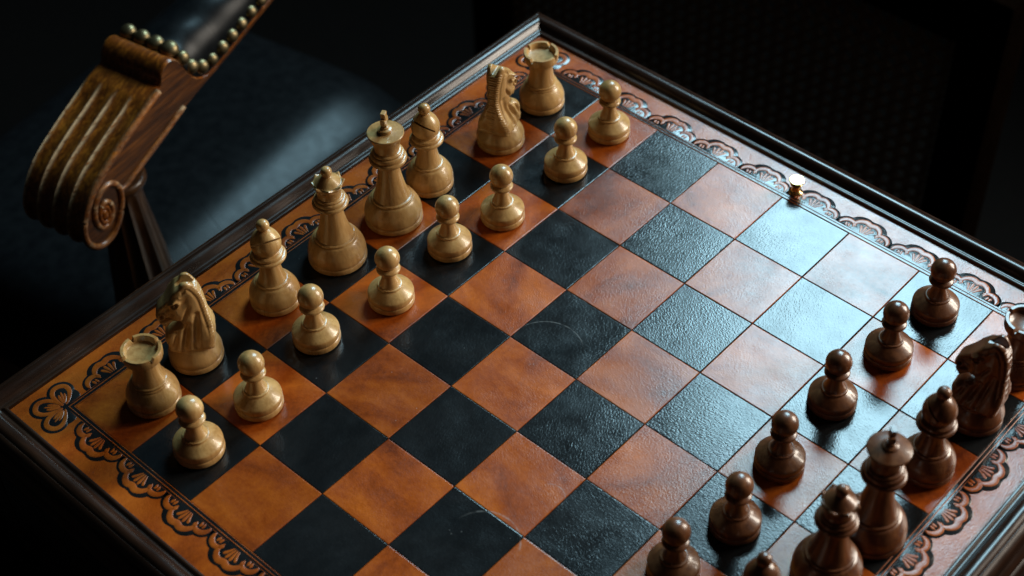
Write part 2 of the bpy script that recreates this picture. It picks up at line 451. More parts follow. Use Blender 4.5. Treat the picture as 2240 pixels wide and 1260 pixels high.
# frame: four mitred lengths of moulding
PROF = [(0.0, -8), (0.0, 0.6), (0.5, 1.7), (1.5, 2.1), (2.6, 1.8), (3.2, 1.0), (3.6, 0.9), (4.6, 1.0), (5.6, 1.7), (6.4, 2.9), (7.6, 4.3), (9.4, 5.4), (11.4, 5.6),
        (13.2, 5.1), (14.3, 4.3), (14.7, 3.8), (15.1, 4.0), (16.4, 3.6), (18.2, 2.2), (19.5, 0.0), (20.1, -2.6), (20.0, -5.0), (18.9, -6.0), (18.9, -7.2), (20.5, -8.6),
        (22.0, -10.6), (22.8, -13.0), (24.0, -13.6), (25.3, -14.8), (25.9, -16.8), (25.3, -18.8), (24.0, -20.0), (20.5, -20.4), (20.5, -24)]
def moulding():
    V, F = [], []; L = B + 2 * BORD; nx = 40; n = len(PROF)
    for i in range(nx + 1):
        t = i / nx
        for (o, z) in PROF:
            o /= 1000
            x = -L / 2 - o + t * (L + 2 * o)
            V.append((x, o, z / 1000))
    for i in range(nx):
        for j in range(n - 1):
            F.append((i * n + j, i * n + j + 1, (i + 1) * n + j + 1, (i + 1) * n + j))
    return mesh_from('frame_moulding', V, F, M['walnut'], angle=42)
MD = moulding()
for k, a in enumerate((0, 90, 180, 270)):
    o = link('frame_moulding', MD, table, (random.random(), random.random(), random.random(), 1))
    r = math.radians(a); d = B / 2 + BORD
    o.location = (-math.sin(r) * d, math.cos(r) * d, -FLOOR); o.rotation_euler.z = r
a0 = B / 2 + BORD + 0.0204
for k, a in enumerate((0, 90, 180, 270)):
    o = link('apron', box_mesh('apron', -a0, a0 - 0.022, a0 - 0.02, a0, -0.115, -0.0235, M['walnut'], 0.002), table, (random.random(),) * 3 + (1,))
    o.location = (0, 0, -FLOOR); o.rotation_euler.z = math.radians(a)
link('pedestal', lathe('pedestal', [[(0, 605), (60, 605)], [(60, 605), (60, 590)], [(60, 590), (34, 570), (26, 500), (36, 420), (44, 330), (30, 250), (34, 180)], [(34, 180), (60, 140), (170, 40), (185, 20)], [(185, 20), (185, 0), (0, 0)]], M['walnut'], 48), table)

kn = link('knob', lathe('knob', [[(0, 0), (5.2, 0)], [(5.2, 0), (5.2, 0.8), (4.6, 1.3)], [(4.6, 1.3), (3.4, 2.0), (3.1, 4.2), (3.6, 6.0)], [(3.6, 6.0), (4.3, 6.2), (4.4, 6.9), (3.9, 7.4)], [(3.9, 7.4), (4.6, 8.4), (5.6, 9.3), (5.75, 9.9), (5.4, 10.3)], [(5.4, 10.3), (2.8, 10.42), (0, 10.45)]], M['brass'], 48), table)
kn.scale = (0.86, 0.86, 1.0); kn.location = T0 + Vector((0.2035, 0.4092, 0.0001))

# ------------------------------------------------------------------ chess pieces (profiles in mm)
def bulge(r, top_r, ztop, zb=4.6):
    """base disc and rounded foot common to all pieces, closed underneath by the felt"""
    return [[(r * .955, 0.6), (r * .99, 1.2), (r, 2.6), (r * .985, 4.1), (r * .955, zb)],
            [(r * .955, zb), (r * .985, zb + 1.4), (r * .985, zb + 3.6), (r * .93, zb + (ztop - zb) * .55), (top_r + (r - top_r) * .42, ztop - 1.3), (top_r + 1.2, ztop)],
            ]
def ball_run(r, zc, z0, z1=None):
    z1 = zc + r if z1 is None else z1
    out = []
    for i in range(13):
        z = z0 + (z1 - z0) * (0.5 - 0.5 * math.cos(math.pi * i / 12))
        out.append((math.sqrt(max(0, r * r - (z - zc) ** 2)), z))
    out[-1] = (0, z1) if z1 >= zc + r - 1e-6 else out[-1]
    return out

def piece_meshes(mat):
    P = {}
    cn = 1.0 if mat.name == 'rosewood' else 0.25       # the dark king's crown rises to more of a cone
    felt = lambda r: lathe('felt_pad', [[(0, 0.05), (r * .93, 0.05)], [(r * .93, 0.05), (r * .93, 0.75)]], M['felt'], 40)
    # pawn
    r = 14.0
    P['pawn'] = [('felt_pad', felt(r)),
        ('base', lathe('pawn_base', bulge(r, 6.4, 13.6) + [[(7.6, 13.6), (7.3, 14.5), (6.4, 14.8)]], mat)),
        ('stem', lathe('pawn_stem', [[(6.4, 14.8), (5.6, 16.2), (4.5, 19.8), (4.0, 23.0), (4.1, 25.2)]], mat)),
        ('collar', lathe('pawn_collar', [[(4.1, 25.2), (6.2, 25.7), (7.15, 26.7), (6.9, 27.8), (5.6, 28.6), (4.7, 29.0)]], mat)),
        ('head', lathe('pawn_head', [ball_run(7.4, 35.0, 29.0)], mat))]
    # rook
    r = 15.3
    def slot(rr, zz, a):
        return rr, zz
    P['rook'] = [('felt_pad', felt(r)),
        ('base', lathe('rook_base', bulge(r, 9.6, 16.6) + [[(10.8, 16.6), (10.9, 17.4), (10.2, 18.0)], [(10.2, 18.0), (10.3, 19.0), (9.4, 19.6)]], mat)),
        ('tower', lathe('rook_tower', [[(9.4, 19.6), (8.7, 21.6), (8.0, 25), (7.6, 29), (7.7, 32.4), (8.1, 34.4)]], mat)),
        ('battlement', rook_top(mat))]
    # bishop
    r = 15.3
    P['bishop'] = [('felt_pad', felt(r)),
        ('base', lathe('bishop_base', bulge(r, 8.6, 17.8) + [[(9.8, 17.8), (9.5, 18.8), (8.5, 19.2)]], mat)),
        ('stem', lathe('bishop_stem', [[(8.5, 19.2), (7.6, 21.5), (6.4, 27), (5.9, 32), (6.0, 35.6)]], mat)),
        ('collar', lathe('bishop_collar', [[(6.0, 35.6), (9.2, 36.0), (10.7, 37.2), (10.5, 38.6), (9.2, 39.2)], [(9.2, 39.2), (9.5, 40.0), (9.0, 41.2), (7.4, 41.7)], [(7.4, 41.7), (6.8, 42.2), (7.2, 42.7)]], mat)),
        ('mitre', bishop_mitre(mat)),
        ('finial', lathe('bishop_finial', [[(2.4, 58.0), (2.5, 58.5), (3.4, 59.4), (3.85, 61.2), (3.4, 63.2), (2.0, 64.6), (0, 65.1)]], mat))]
    # queen
    r = 18.1
    def crown(rr, zz, a):
        if zz > 57.5:
            w = min(1, (zz - 57.5) / 3.0) if rr > 8.2 else 0
            c = abs(math.sin(4 * a))
            rr = rr - w * 1.3 * (c ** 1.1); zz = zz - w * 1.2 * (c ** 1.1)
        return rr, zz
    P['queen'] = [('felt_pad', felt(r)),
        ('base', lathe('queen_base', bulge(r, 11.4, 18.6) + [[(12.7, 18.6), (12.5, 19.6), (11.3, 20.1)]], mat)),
        ('stem', lathe('queen_stem', [[(11.3, 20.1), (9.9, 23.5), (8.0, 31), (6.9, 38), (6.7, 43.8)]], mat)),
        ('collar', lathe('queen_collar', [[(6.7, 43.8), (9.6, 44.2), (10.9, 45.6), (10.6, 47.0), (9.4, 47.6)], [(9.4, 47.6), (9.9, 48.5), (9.4, 49.8), (8.4, 50.2)], [(8.4, 50.2), (8.5, 51.0), (7.9, 51.6), (7.3, 51.9)]], mat)),
        ('coronet', lathe('queen_coronet', [[(7.3, 51.9), (7.3, 54.5), (8.0, 57.6), (9.3, 60.4), (10.3, 62.2)], [(10.3, 62.2), (9.6, 62.6), (8.6, 62.3)], [(8.6, 62.3), (8.0, 62.0), (6.5, 63.2), (4.0, 65.2), (2.6, 66.2), (2.3, 66.8)]], mat, 96, crown)),
        ('finial', lathe('queen_finial', [[(2.3, 66.8), (3.0, 67.6), (3.35, 69.4), (2.9, 71.3), (1.7, 72.4), (0, 72.8)]], mat))]
    # king
    r = 18.25
    P['king'] = [('felt_pad', felt(r)),
        ('base', lathe('king_base', bulge(r, 11.4, 18.6) + [[(12.8, 18.6), (12.6, 19.7), (11.3, 20.2)]], mat)),
        ('stem', lathe('king_stem', [[(11.3, 20.2), (9.9, 24), (7.9, 33), (6.7, 41), (6.5, 47.6)]], mat)),
        ('collar', lathe('king_collar', [[(6.5, 47.6), (10.0, 48.0), (11.6, 49.6), (11.3, 51.2), (10.0, 51.9)], [(10.0, 51.9), (10.6, 53.0), (10.0, 54.6), (9.0, 55.0)], [(9.0, 55.0), (9.2, 56.0), (8.5, 56.7), (7.7, 57.0)]], mat)),
        ('crown', lathe('king_crown', [[(7.7, 57.0), (7.9, 60.0), (8.9, 64.0), (10.6, 68.0), (11.2, 69.2)], [(11.2, 69.2), (11.25, 69.9), (10.8, 70.3)], [(10.8, 70.2), (7.5, 70.2 + 1.1 * cn), (4.2, 70.4 + 1.8 * cn)], [(4.2, 70.4 + 1.8 * cn), (4.3, 72.8), (3.4, 73.3)], [(3.4, 73.3), (2.6, 73.6), (2.2, 74.6), (0, 74.7)]], mat)),
        ('cross', king_cross(mat))]
    # knight
    r = 15.8
    P['knight'] = [('felt_pad', felt(r)),
        ('base', lathe('knight_base', bulge(r, 10.5, 15.6) + [[(11.7, 15.6), (11.0, 16.6), (6, 17.4), (0, 17.6)]], mat)),
        ('horse_head', knight_head(mat))]
    return P

def rook_top(mat):
    n = 96; V, F = [], []
    prof = [(8.0, 41.0), (9.8, 42.2), (10.6, 43.0), (11.0, 43.3), (11.3, 44.2), (11.45, 46.8), (11.5, 49.2), (11.2, 49.7), (9.6, 49.7), (9.3, 49.3), (9.0, 47.0), (8.4, 46.4), (6.0, 45.6), (3.0, 45.1), (0, 44.95)]
    if mat.name != 'rosewood': prof[-4:] = [(8.4, 46.2), (6.0, 45.9), (3.0, 45.8), (0, 45.75)]
    rows = []
    for (r, z) in prof:
        if r == 0: rows.append([len(V)]); V.append((0, 0, (z - 6.6) / 1000)); continue
        row = []
        for j in range(n):
            a = 2 * math.pi * j / n; zz = z - 6.6
            q = ((a + math.radians(20)) % (math.pi / 2)); q = min(q, math.pi / 2 - q)
            if z > 48.5 and r > 9: zz = zz - 2.9 * max(0.0, min(1.0, (0.1 - q) / 0.03))
            row.append(len(V)); V.append((r * math.cos(a) / 1000, r * math.sin(a) / 1000, zz / 1000))
        rows.append(row)
    for A, Bq in zip(rows, rows[1:]):
        for j in range(n):
            k = (j + 1) % n
            F.append((A[j], A[k], Bq[0]) if len(Bq) == 1 else (A[j], A[k], Bq[k], Bq[j]))
    return mesh_from('rook_battlement', V, F, mat, angle=35)

def bishop_mitre(mat):
    me = lathe('bishop_mitre', [[(0, 42.6), (7.2, 42.7)], [(7.2, 42.7), (8.4, 44.4), (9.0, 47.2), (8.7, 50.2), (7.2, 53.6), (4.8, 56.6), (2.4, 58.2)], [(2.4, 58.2), (0, 58.4)]], mat)
    a = bpy.data.objects.new('tmp', me); COL.objects.link(a)
    cut = box_mesh('cut', -0.012, 0.012, -0.0005, 0.0005, -0.006, 0.008, mat)
    b = bpy.data.objects.new('tmpc', cut); COL.objects.link(b)
    # slot sloping across one shoulder of the mitre
    b.matrix_world = Matrix.Translation((0.0, 0.0050, 0.0525)) @ Matrix.Rotation(math.radians(-48), 4, 'X')
    md = a.modifiers.new('b', 'BOOLEAN'); md.operation = 'DIFFERENCE'; md.object = b; md.solver = 'EXACT'
    dg = bpy.context.evaluated_depsgraph_get(); dg.update()
    out = bpy.data.meshes.new_from_object(a.evaluated_get(dg)); out.name = 'bishop_mitre'
    bpy.data.objects.remove(a); bpy.data.objects.remove(b)
    out.polygons.foreach_set('use_smooth', [True] * len(out.polygons)); out.set_sharp_from_angle(angle=math.radians(38))
    return out

def king_cross(mat):
    # cross with flared arms
    pts = [(-1.5, 74.3), (1.5, 74.3), (1.25, 77.8), (3.4, 76.9), (3.4, 81.1), (1.3, 80.4), (2.3, 85.2), (-2.3, 85.2), (-1.3, 80.4), (-3.4, 81.1), (-3.4, 76.9), (-1.25, 77.8)]
    bm = bmesh.new(); vs_ = [bm.verts.new((x / 1000, -0.0015, z / 1000)) for x, z in pts]
    f = bm.faces.new(vs_); r = bmesh.ops.extrude_face_region(bm, geom=[f])
    for v in r['geom']:
        if isinstance(v, bmesh.types.BMVert): v.co.y += 0.003
    bmesh.ops.recalc_face_normals(bm, faces=bm.faces)
    bmesh.ops.bevel(bm, geom=bm.edges[:], offset=0.00035, segments=2, affect='EDGES')
    bmesh.ops.triangulate(bm, faces=[f for f in bm.faces if len(f.verts) > 4])
    me = bpy.data.meshes.new('king_cross'); bm.to_mesh(me); bm.free(); me.materials.append(mat)
    me.polygons.foreach_set('use_smooth', [True] * len(me.polygons)); me.set_sharp_from_angle(angle=math.radians(50))
    return me

# carved horse head as a distance field, meshed with surface nets
def poly_sdf(X, Z, P):
    P = np.array(P); d = np.full(X.shape, 1e9); inside = np.zeros(X.shape, bool); n = len(P)
    for i in range(n):
        a, b = P[i], P[(i + 1) % n]; e = b - a
        t = np.clip(((X - a[0]) * e[0] + (Z - a[1]) * e[1]) / (e @ e + 1e-12), 0, 1)
        d = np.minimum(d, np.hypot(X - a[0] - t * e[0], Z - a[1] - t * e[1]))
        c = ((a[1] <= Z) & (b[1] > Z)) | ((b[1] <= Z) & (a[1] > Z))
        xi = a[0] + (Z - a[1]) / (e[1] if abs(e[1]) > 1e-12 else 1e-12) * e[0]
        inside ^= c & (X < xi)
    return np.where(inside, -d, d)
def surface_nets(Vol, org, h):
    nx, ny, nz = Vol.shape; s = Vol < 0
    idx = -np.ones((nx - 1, ny - 1, nz - 1), int)
    corner = [(i, j, k) for i in (0, 1) for j in (0, 1) for k in (0, 1)]
    sub = lambda A, c: A[c[0]:nx - 1 + c[0], c[1]:ny - 1 + c[1], c[2]:nz - 1 + c[2]]
    cnt = sum(sub(s, c).astype(int) for c in corner)
    act = (cnt > 0) & (cnt < 8); idx[act] = np.arange(act.sum())
    acc = np.zeros(act.shape + (3,)); num = np.zeros(act.shape)
    for c in corner:
        for ax in range(3):
            if c[ax]: continue
            e = list(c); e[ax] = 1
            va, vb = sub(Vol, c), sub(Vol, e); cr = (va < 0) != (vb < 0)
            t = np.where(cr, va / np.where(va - vb == 0, 1, va - vb), 0)
            for q in range(3):
                acc[..., q] += np.where(cr, c[q] + (t if q == ax else 0), 0)
            num += cr
    pos = acc[act] / num[act][:, None]
    g = np.argwhere(act)
    V = (pos + g) * h + np.array(org)
    F = []
    for ax in range(3):
        a, b = (ax + 1) % 3, (ax + 2) % 3
        sl0 = [slice(None)] * 3; sl1 = [slice(None)] * 3
        sl0[ax] = slice(0, -1); sl1[ax] = slice(1, None)
        cr = np.argwhere(s[tuple(sl0)] != s[tuple(sl1)])
        cr = cr[(cr[:, a] > 0) & (cr[:, b] > 0) & (cr[:, a] < Vol.shape[a] - 1) & (cr[:, b] < Vol.shape[b] - 1)]
        for p in cr:
            q = [p.copy() for _ in range(4)]
            q[1][a] -= 1; q[2][a] -= 1; q[2][b] -= 1; q[3][b] -= 1
            F.append([idx[tuple(x)] for x in q])
    return V, F
_horse = None
def knight_head(mat):
    global _horse
    if _horse is None:
        h = 0.45
        xs = np.arange(-18.5, 21.5, h); ys = np.arange(-15, 15.01, h); zs = np.arange(13.5, 68, h)
        X2, Z2 = np.meshgrid(xs, zs, indexing='ij')
        sil = [(-10.6, 15.6), (-12.6, 19.5), (-13.6, 25), (-13.0, 31.5), (-12.0, 38), (-11.4, 45), (-10.6, 52), (-8.8, 58), (-6.6, 61.6),
               (-4.4, 63.6), (-1.6, 63.4), (0.2, 61.2), (3.6, 58.8), (7.6, 54.2), (11.6, 49.8), (15.2, 46.6), (17.8, 43.6), (18.8, 40.0),
               (17.8, 36.2), (15.8, 33.4), (13.2, 32.6), (10.6, 35.4), (7.2, 37.0), (3.4, 36.4), (2.0, 33.6), (3.6, 31.0), (8.2, 29.8), (12.0, 27.8), (13.8, 24.2), (13.0, 20), (10.8, 15.6)]
        sm0 = lambda x, a, b: (lambda t: t * t * (3 - 2 * t))(np.clip((x - a) / (b - a), 0, 1))
        X2 = X2 + sm0(Z2, 28.5, 32.5) * np.maximum(X2 - 3, 0) * 0.20      # shorten the muzzle
        d2 = poly_sdf(X2, Z2, catmull(sil, 5, True))
        # half width over the side view
        sm = lambda x, a, b: (lambda t: t * t * (3 - 2 * t))(np.clip((x - a) / (b - a), 0, 1))
        W = np.interp(Z2, [14, 18, 24, 32, 40, 50, 57, 64], [11.2, 11.0, 9.8, 7.0, 5.4, 5.4, 5.8, 4.8])
        ax_ = np.array([0.62, -0.785]); along = (X2 - 0) * ax_[0] + (Z2 - 58) * ax_[1]
        headw = np.interp(along, [-6, 2, 9, 15, 20, 26, 32], [5.2, 6.6, 7.0, 5.4, 4.6, 5.0, 4.2])
        inhead = sm(X2 + 0.55 * (Z2 - 44), 2.5, 7.0) * sm(Z2, 30.5, 33.5)
        W = W * (1 - inhead) + headw * inhead
        # thin the crest of the neck towards the nape, chest comes forward to a keel
        W = W - 2.6 * sm(-X2, 3.0, 13.0) * sm(Z2, 24, 40) - 1.6 * sm(X2, 6, 14) * sm(-Z2, -30, -20)
        jaw = np.exp(-(((X2 - 3.6) / 4.4) ** 2 + ((Z2 - 42.5) / 5.0) ** 2)); W = W + 2.0 * jaw
        def groove(x0, z0, x1, z1, wd, dep):
            e = np.array((x1 - x0, z1 - z0)); t = np.clip(((X2 - x0) * e[0] + (Z2 - z0) * e[1]) / (e @ e), 0, 1)
            dd = np.hypot(X2 - x0 - t * e[0], Z2 - z0 - t * e[1]); return dep * np.exp(-(dd / wd) ** 2) * (0.3 + 0.7 * np.sin(np.pi * np.clip(t, .08, .92)))
        # hollows between neck, shoulder and chest
        W = W - groove(0.0, 33, 4.5, 18.5, 1.9, 4.0) - groove(-5.6, 40, -2.4, 19.5, 1.7, 2.8) - groove(6.4, 29, 9.6, 19, 1.3, 2.2)
        W = W - groove(-2.6, 46.5, 2.0, 37.2, 0.9, 1.7) - groove(2.0, 37.2, 8.2, 36.6, 0.9, 1.2)      # round the cheek
        W = W - groove(9.5, 39.0, 18.2, 36.6, 0.8, 2.8)                                             # mouth
        W = W - groove(8.2, 49.0, 14.2, 42.6, 1.5, 1.5) - groove(7.6, 43.0, 11.6, 40.2, 1.2, 1.0)     # cheek hollows
        eye = np.hypot((X2 - 4.9) / 1.25 + 0.25 * (Z2 - 51.4), Z2 - 51.4)
        W = W + 1.5 * np.exp(-((eye - 2.4) / .75) ** 2) - 0.9 * np.exp(-((eye - 1.35) / .45) ** 2) + 1.5 * np.exp(-(eye / .85) ** 2)
        W = W + groove(1.2, 56.0, 8.4, 53.0, .9, 1.5)                                                # brow
        nos = np.hypot(X2 - 15.4, Z2 - 41.0); W = W + 1.1 * np.exp(-((nos - 1.9) / .8) ** 2) - 2.0 * np.exp(-(nos / 1.0) ** 2)
        # forelock and mane: fine locks along the nape only
        nape = np.clip(-d2, 0, 9); back = (X2 < -1.0 - 0.10 * (50 - Z2)) & (Z2 > 17.5) & (Z2 < 61)
        lock = np.abs(np.sin((Z2 + 0.5 * X2) * math.pi / 1.75))
        band = np.where(back, np.exp(-(nape / 1.9) ** 4), 0)
        W = W - band * 0.9 * (1 - lock) - np.where(back, 0.6 * np.exp(-((nape - 2.8) / .7) ** 2), 0) * sm(Z2, 22, 30)
        notch = np.where(back, 0.75 * (1 - lock), 0) * np.exp(-(d2 / 1.6) ** 2)
        Y = ys[None, :, None]
        A = d2[:, None, :] + notch[:, None, :] * np.exp(-(Y / 3.4) ** 4); Bd = (np.abs(Y) - W[:, None, :]) * 0.85
        k = np.where(Z2 > 30, 2.0, 4.0)[:, None, :]
        u = np.maximum(k - np.abs(A - Bd), 0) / k
        D = np.maximum(A, Bd) + u * u * k * 0.25 - 0.45
        # split ears, hollow the poll between them
        ear = np.abs(Y) - 1.4 - 0.35 * (Z2[:, None, :] - 60.2); cutear = np.maximum(ear, 60.0 - Z2[:, None, :])
        D = np.maximum(D, -cutear * 0.8)
        D = np.maximum(D, 14.6 - Z2[:, None, :])
        V, F = surface_nets(D, (xs[0], ys[0], zs[0]), h)
        _horse = (V / 1000, F)
    return mesh_from('horse_head', _horse[0], _horse[1], mat, angle=75)

SETS = {'light': piece_meshes(M['box']), 'dark': piece_meshes(M['rose'])}
def place(kind, colour, u, v, label, group, rz=0.0, sc=1.0):
    e = empty(kind, (v * S, u * S, 0.0002), rz); e.scale = (sc,) * 3
    tag(e, label, kind, group)
    c = (random.random(), random.random(), random.random(), 1)
    for nm, me in SETS[colour][kind]:
        link(nm, me, e, c)
    return e
GP = {'light': 'light wood chess pieces', 'dark': 'dark wood chess pieces'}
LIGHT = [
 ('rook', .66, .61, 'pale wooden rook at the near left corner of the board', 0.2),
 ('knight', 1.40, .47, 'pale wooden knight facing left beside the near rook', math.radians(230)),
 ('bishop', 2.61, .49, 'pale wooden bishop beside the queen, between her and the left-facing knight', math.radians(245)),
 ('queen', 3.60, .52, 'pale wooden queen with scalloped coronet on a black square', 0.1),
 ('king', 4.54, .55, 'tall pale wooden king with a cross, beside the pale queen', math.radians(-62)),
 ('bishop', 5.29, .45, 'pale wooden bishop standing just behind the pale king, slit facing forward', math.radians(180)),
 ('knight', 6.49, .58, 'pale wooden knight with its mane towards the viewer, near the far rook', math.radians(110)),
 ('rook', 7.43, .47, 'pale wooden rook at the far top corner of the board', 0.5)]
for k, u, v, lb, rz in LIGHT: place(k, 'light', u, v, lb, GP['light'], rz)
PL = [(.52, 1.56, 'the rook at the near left corner'), (1.39, 1.56, 'the left-facing knight'), (2.50, 1.32, 'the bishop left of the queen'), (3.51, 1.54, 'the pale queen'),
      (4.60, 1.46, 'the pale king'), (5.43, 1.58, 'the bishop right of the king'), (6.61, 1.60, 'the knight showing its mane'), (7.54, 1.55, 'the far corner rook')]
for u, v, w in PL: place('pawn', 'light', u, v, 'pale wooden pawn in front of ' + w, GP['light'], random.uniform(0, 6), random.uniform(0.988, 1.012))
DARK = [
 ('rook', 7.30, 7.64, 'dark brown rook cut by the right edge of the picture', 0.3),
 ('knight', 6.45, 7.66, 'dark brown knight with carved mane, facing the board', math.radians(186)),
 ('bishop', 5.50, 7.64, 'dark brown bishop between the dark knight and the dark king', math.radians(120)),
 ('king', 4.40, 7.67, 'tall dark brown king behind the dark queen', math.radians(-50)),
 ('queen', 3.68, 7.61, 'dark brown queen at the bottom edge of the picture', 0.2),
 ('bishop', 2.65, 7.46, 'dark brown bishop with only its tip above the bottom edge', math.radians(40))]
for k, u, v, lb, rz in DARK: place(k, 'dark', u, v, lb, GP['dark'], rz)
PD = [(7.53, 6.49, 'farthest dark brown pawn, beside the tooled border'), (6.61, 6.45, 'second farthest dark brown pawn, standing on a tan square'),
      (5.59, 6.38, 'dark brown pawn in front of the dark bishop, third from the border'), (4.51, 6.44, 'dark brown pawn in front of the dark king'),
      (3.55, 6.56, 'dark brown pawn in front of the dark queen'), (2.68, 6.43, 'dark brown pawn cut by the bottom edge of the picture')]
for u, v, lb in PD: place('pawn', 'dark', u, v, lb, GP['dark'], random.uniform(0, 6), 0.985)

# ------------------------------------------------------------------ armchair: carved arm, leather pad, fluted post, leather seat
FV = Vector((0.17, -0.985, 0)).normalized(); LV = Vector((-FV.y, FV.x, 0))
ARM0 = Vector((-0.21127, 0.24807, -0.05))
chair = empty('armchair', (ARM0.x, ARM0.y, FLOOR), math.atan2(FV.y, FV.x))
tag(chair, 'old carved oak armchair with black leather and brass nails beside the table', 'armchair')
H = ARM0.z - FLOOR                          # local origin on the floor under the arm; x forward, y towards the seat
def cl(s, l, z): return Vector((s / 1000, l / 1000, H + z / 1000))
AW = 57.0
top = [(-200, 55), (-150, 42), (-107, 30.5), (-70, 20.5), (-48, 14.6), (-34, 11.6), (-24, 11.2), (-15, 15), (-8, 24), (-3.5, 34), (0.5, 41.5), (6, 45.4), (12.5, 44.6), (18, 39.8), (20.2, 34.2), (21.5, 31.8)]
flut = [(21.5, 31.8), (34, 28.6), (48, 23.2), (75, 12.0), (97, 1.0), (111, -11.2), (119.5, -25), (121, -38), (116, -49), (106, -54.8), (95, -53), (86, -45)]
und = [(86, -45), (78, -33), (71.5, -23.2), (38.6, -12.8), (0, 0), (-50, 11.2), (-107, 26), (-150, 38), (-200, 51)]
c1, c2, c3 = catmull(top, 5), catmull(flut, 8), catmull(und, 4)
cont = [(p, 0) for p in c1[:-1]] + [(p, 1) for p in c2[:-1]] + [(p, 2) for p in c3]
n2 = len(c2); V, F = [], []; NW = 64; WR = []
pts = [p for p, _ in cont]; nC = len(pts)
k2 = 0
for i, (p, kd) in enumerate(cont):
    a, b = pts[max(i - 1, 0)], pts[min(i + 1, nC - 1)]
    t = b - a; t = t / (np.linalg.norm(t) + 1e-9); nn = np.array((-t[1], t[0]))      # outward (contour runs clockwise seen from the seat side)
    fade = 0
    if kd == 1:
        q = k2 / n2; k2 += 1
        fade = min(1, max(0, (q - 0.10) / 0.10)) * min(1, max(0, (1.0 - q) / 0.12))
    for j in range(NW + 1):
        y = j / NW
        dep = 2.6 * fade * (abs(math.sin(math.pi * 4 * y)) ** 0.55)
        edge = 0.9 * max(0, 1 - min(y, 1 - y) / 0.03)
        q = p - nn * (dep + edge)
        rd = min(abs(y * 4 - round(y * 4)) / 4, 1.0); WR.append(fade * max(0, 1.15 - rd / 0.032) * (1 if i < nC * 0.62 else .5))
        V.append(cl(q[0], -AW + y * AW, q[1]))
for i in range(nC):
    k = (i + 1) % nC
    for j in range(NW): F.append((i * (NW + 1) + j, k * (NW + 1) + j, k * (NW + 1) + j + 1, i * (NW + 1) + j + 1))
poly = [Vector((p[0], p[1], 0)) for p in pts]
for tri in tessellate_polygon([poly]):
    F.append(tuple(i * (NW + 1) for i in tri)); F.append(tuple(i * (NW + 1) + NW for i in tri))
nside = len(F) - nC * NW
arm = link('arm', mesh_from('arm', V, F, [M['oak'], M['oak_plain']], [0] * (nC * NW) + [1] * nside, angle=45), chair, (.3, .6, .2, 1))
wa = arm.data.attributes.new('wear_highlight', 'FLOAT', 'POINT'); wa.data.foreach_set('value', WR)  # paler flute ridges: some wear, some highlight put into the colour
# raised beads and the volute on the side of the arm
def side_bead(name, pl, r, radf=None, y=0.2):
    return link(name, tube(name, [cl(a, y, b) for a, b in catmull(pl, 6)], r, M['oak'], 10, radf), arm, (.4, .5, .2, 1))
side_bead('top_bead', [(24, 29.6), (34, 26.4), (48, 21.0), (75, 9.8), (96, -0.8), (109, -12.2), (117.2, -25.5), (118.6, -38), (114, -47.6), (105.6, -52.6), (95.6, -51), (87, -43.4),
                       (80.5, -31), (79.5, -18), (86, -9.5), (95.5, -9.6), (103, -16), (106.5, -27), (104, -37), (97.5, -39.5), (91.5, -34.5), (90, -26), (94, -20.5), (99, -22)], 0.0027, lambda t: 1 - 0.2 * t)
side_bead('bottom_bead', [(4, 1.8), (38.6, -10.4), (62, -17.6), (72, -21.0), (79.3, -21.5)], 0.0021)
vb = link('volute_boss', lathe('volute_boss', [[(7.2, -1), (7.0, 0.9), (5.8, 2.2), (4.4, 2.0), (3.6, 1.4), (2.6, 2.2), (0, 2.8)]], M['oak'], 32), arm)
vb.location = cl(98, 0, -29.5); vb.rotation_euler = (math.radians(-90), 0, 0); vb.scale = (0.85, 1.25, 1)
# leather pad
V, F = [], []; NS, NY = 60, 28
for i in range(NS + 1):
    s = -3.5 - (196.5) * (i / NS) ** 1.25
    base = float(np.interp(-s, [3, 8, 15, 24, 34, 48, 70, 107, 150, 200], [38, 25, 15.5, 11.5, 12, 15, 21, 31, 42.5, 55.5]))
    crest = float(np.interp(-s, [3, 14, 40, 70, 107, 150, 200], [44.5, 45.5, 49, 53.5, 61, 71, 82]))
    for j in range(NY + 1):
        a = math.pi * j / NY
        y = -math.cos(a); w = math.sin(a) ** 0.75
        V.append(cl(s, -AW / 2 + y * (AW / 2 - 1.2), base - 1.0 + (crest - base) * w + 0.5 * math.sin(s * .21 + y * 3) * w))
for i in range(NS):
    for j in range(NY): F.append((i * (NY + 1) + j, (i + 1) * (NY + 1) + j, (i + 1) * (NY + 1) + j + 1, i * (NY + 1) + j + 1))
F.append(tuple(range(NY + 1)))
pad = link('arm_pad', mesh_from('arm_pad', V, F, M['uph'], angle=70), chair)
# nail heads
nail = lathe('nail_head', [[(5.7, -1.4), (5.7, -0.2), (5.3, 1.3), (4.0, 2.9), (2.2, 3.8), (0, 4.1)]], M['nail'], 24)
def put_nail(s, l, z, d, sc=1.0):
    d = [q + random.uniform(-.12, .12) for q in d]; sc *= random.uniform(.93, 1.06)
    o = link('nail_head', nail, chair); o.location = cl(s, l, z); o.rotation_euler = Vector(d).to_track_quat('Z', 'Y').to_euler(); o.scale = (sc,) * 3
for l in (-49, -36, -23, -10): put_nail(-3.5, l, 45.0, (0.45, 0.0, 0.9), 1.12)
for (s, z) in ((-7.0, 37.5), (-13.5, 25.5), (-22.5, 19.4), (-34, 18.4), (-46, 21.0), (-58, 24.0), (-70, 27.2), (-82, 30.4), (-94, 33.6)):
    put_nail(s, -1.4 if s < -20 else -2.2, z, (0.25, 0.85, 0.35), 0.92)
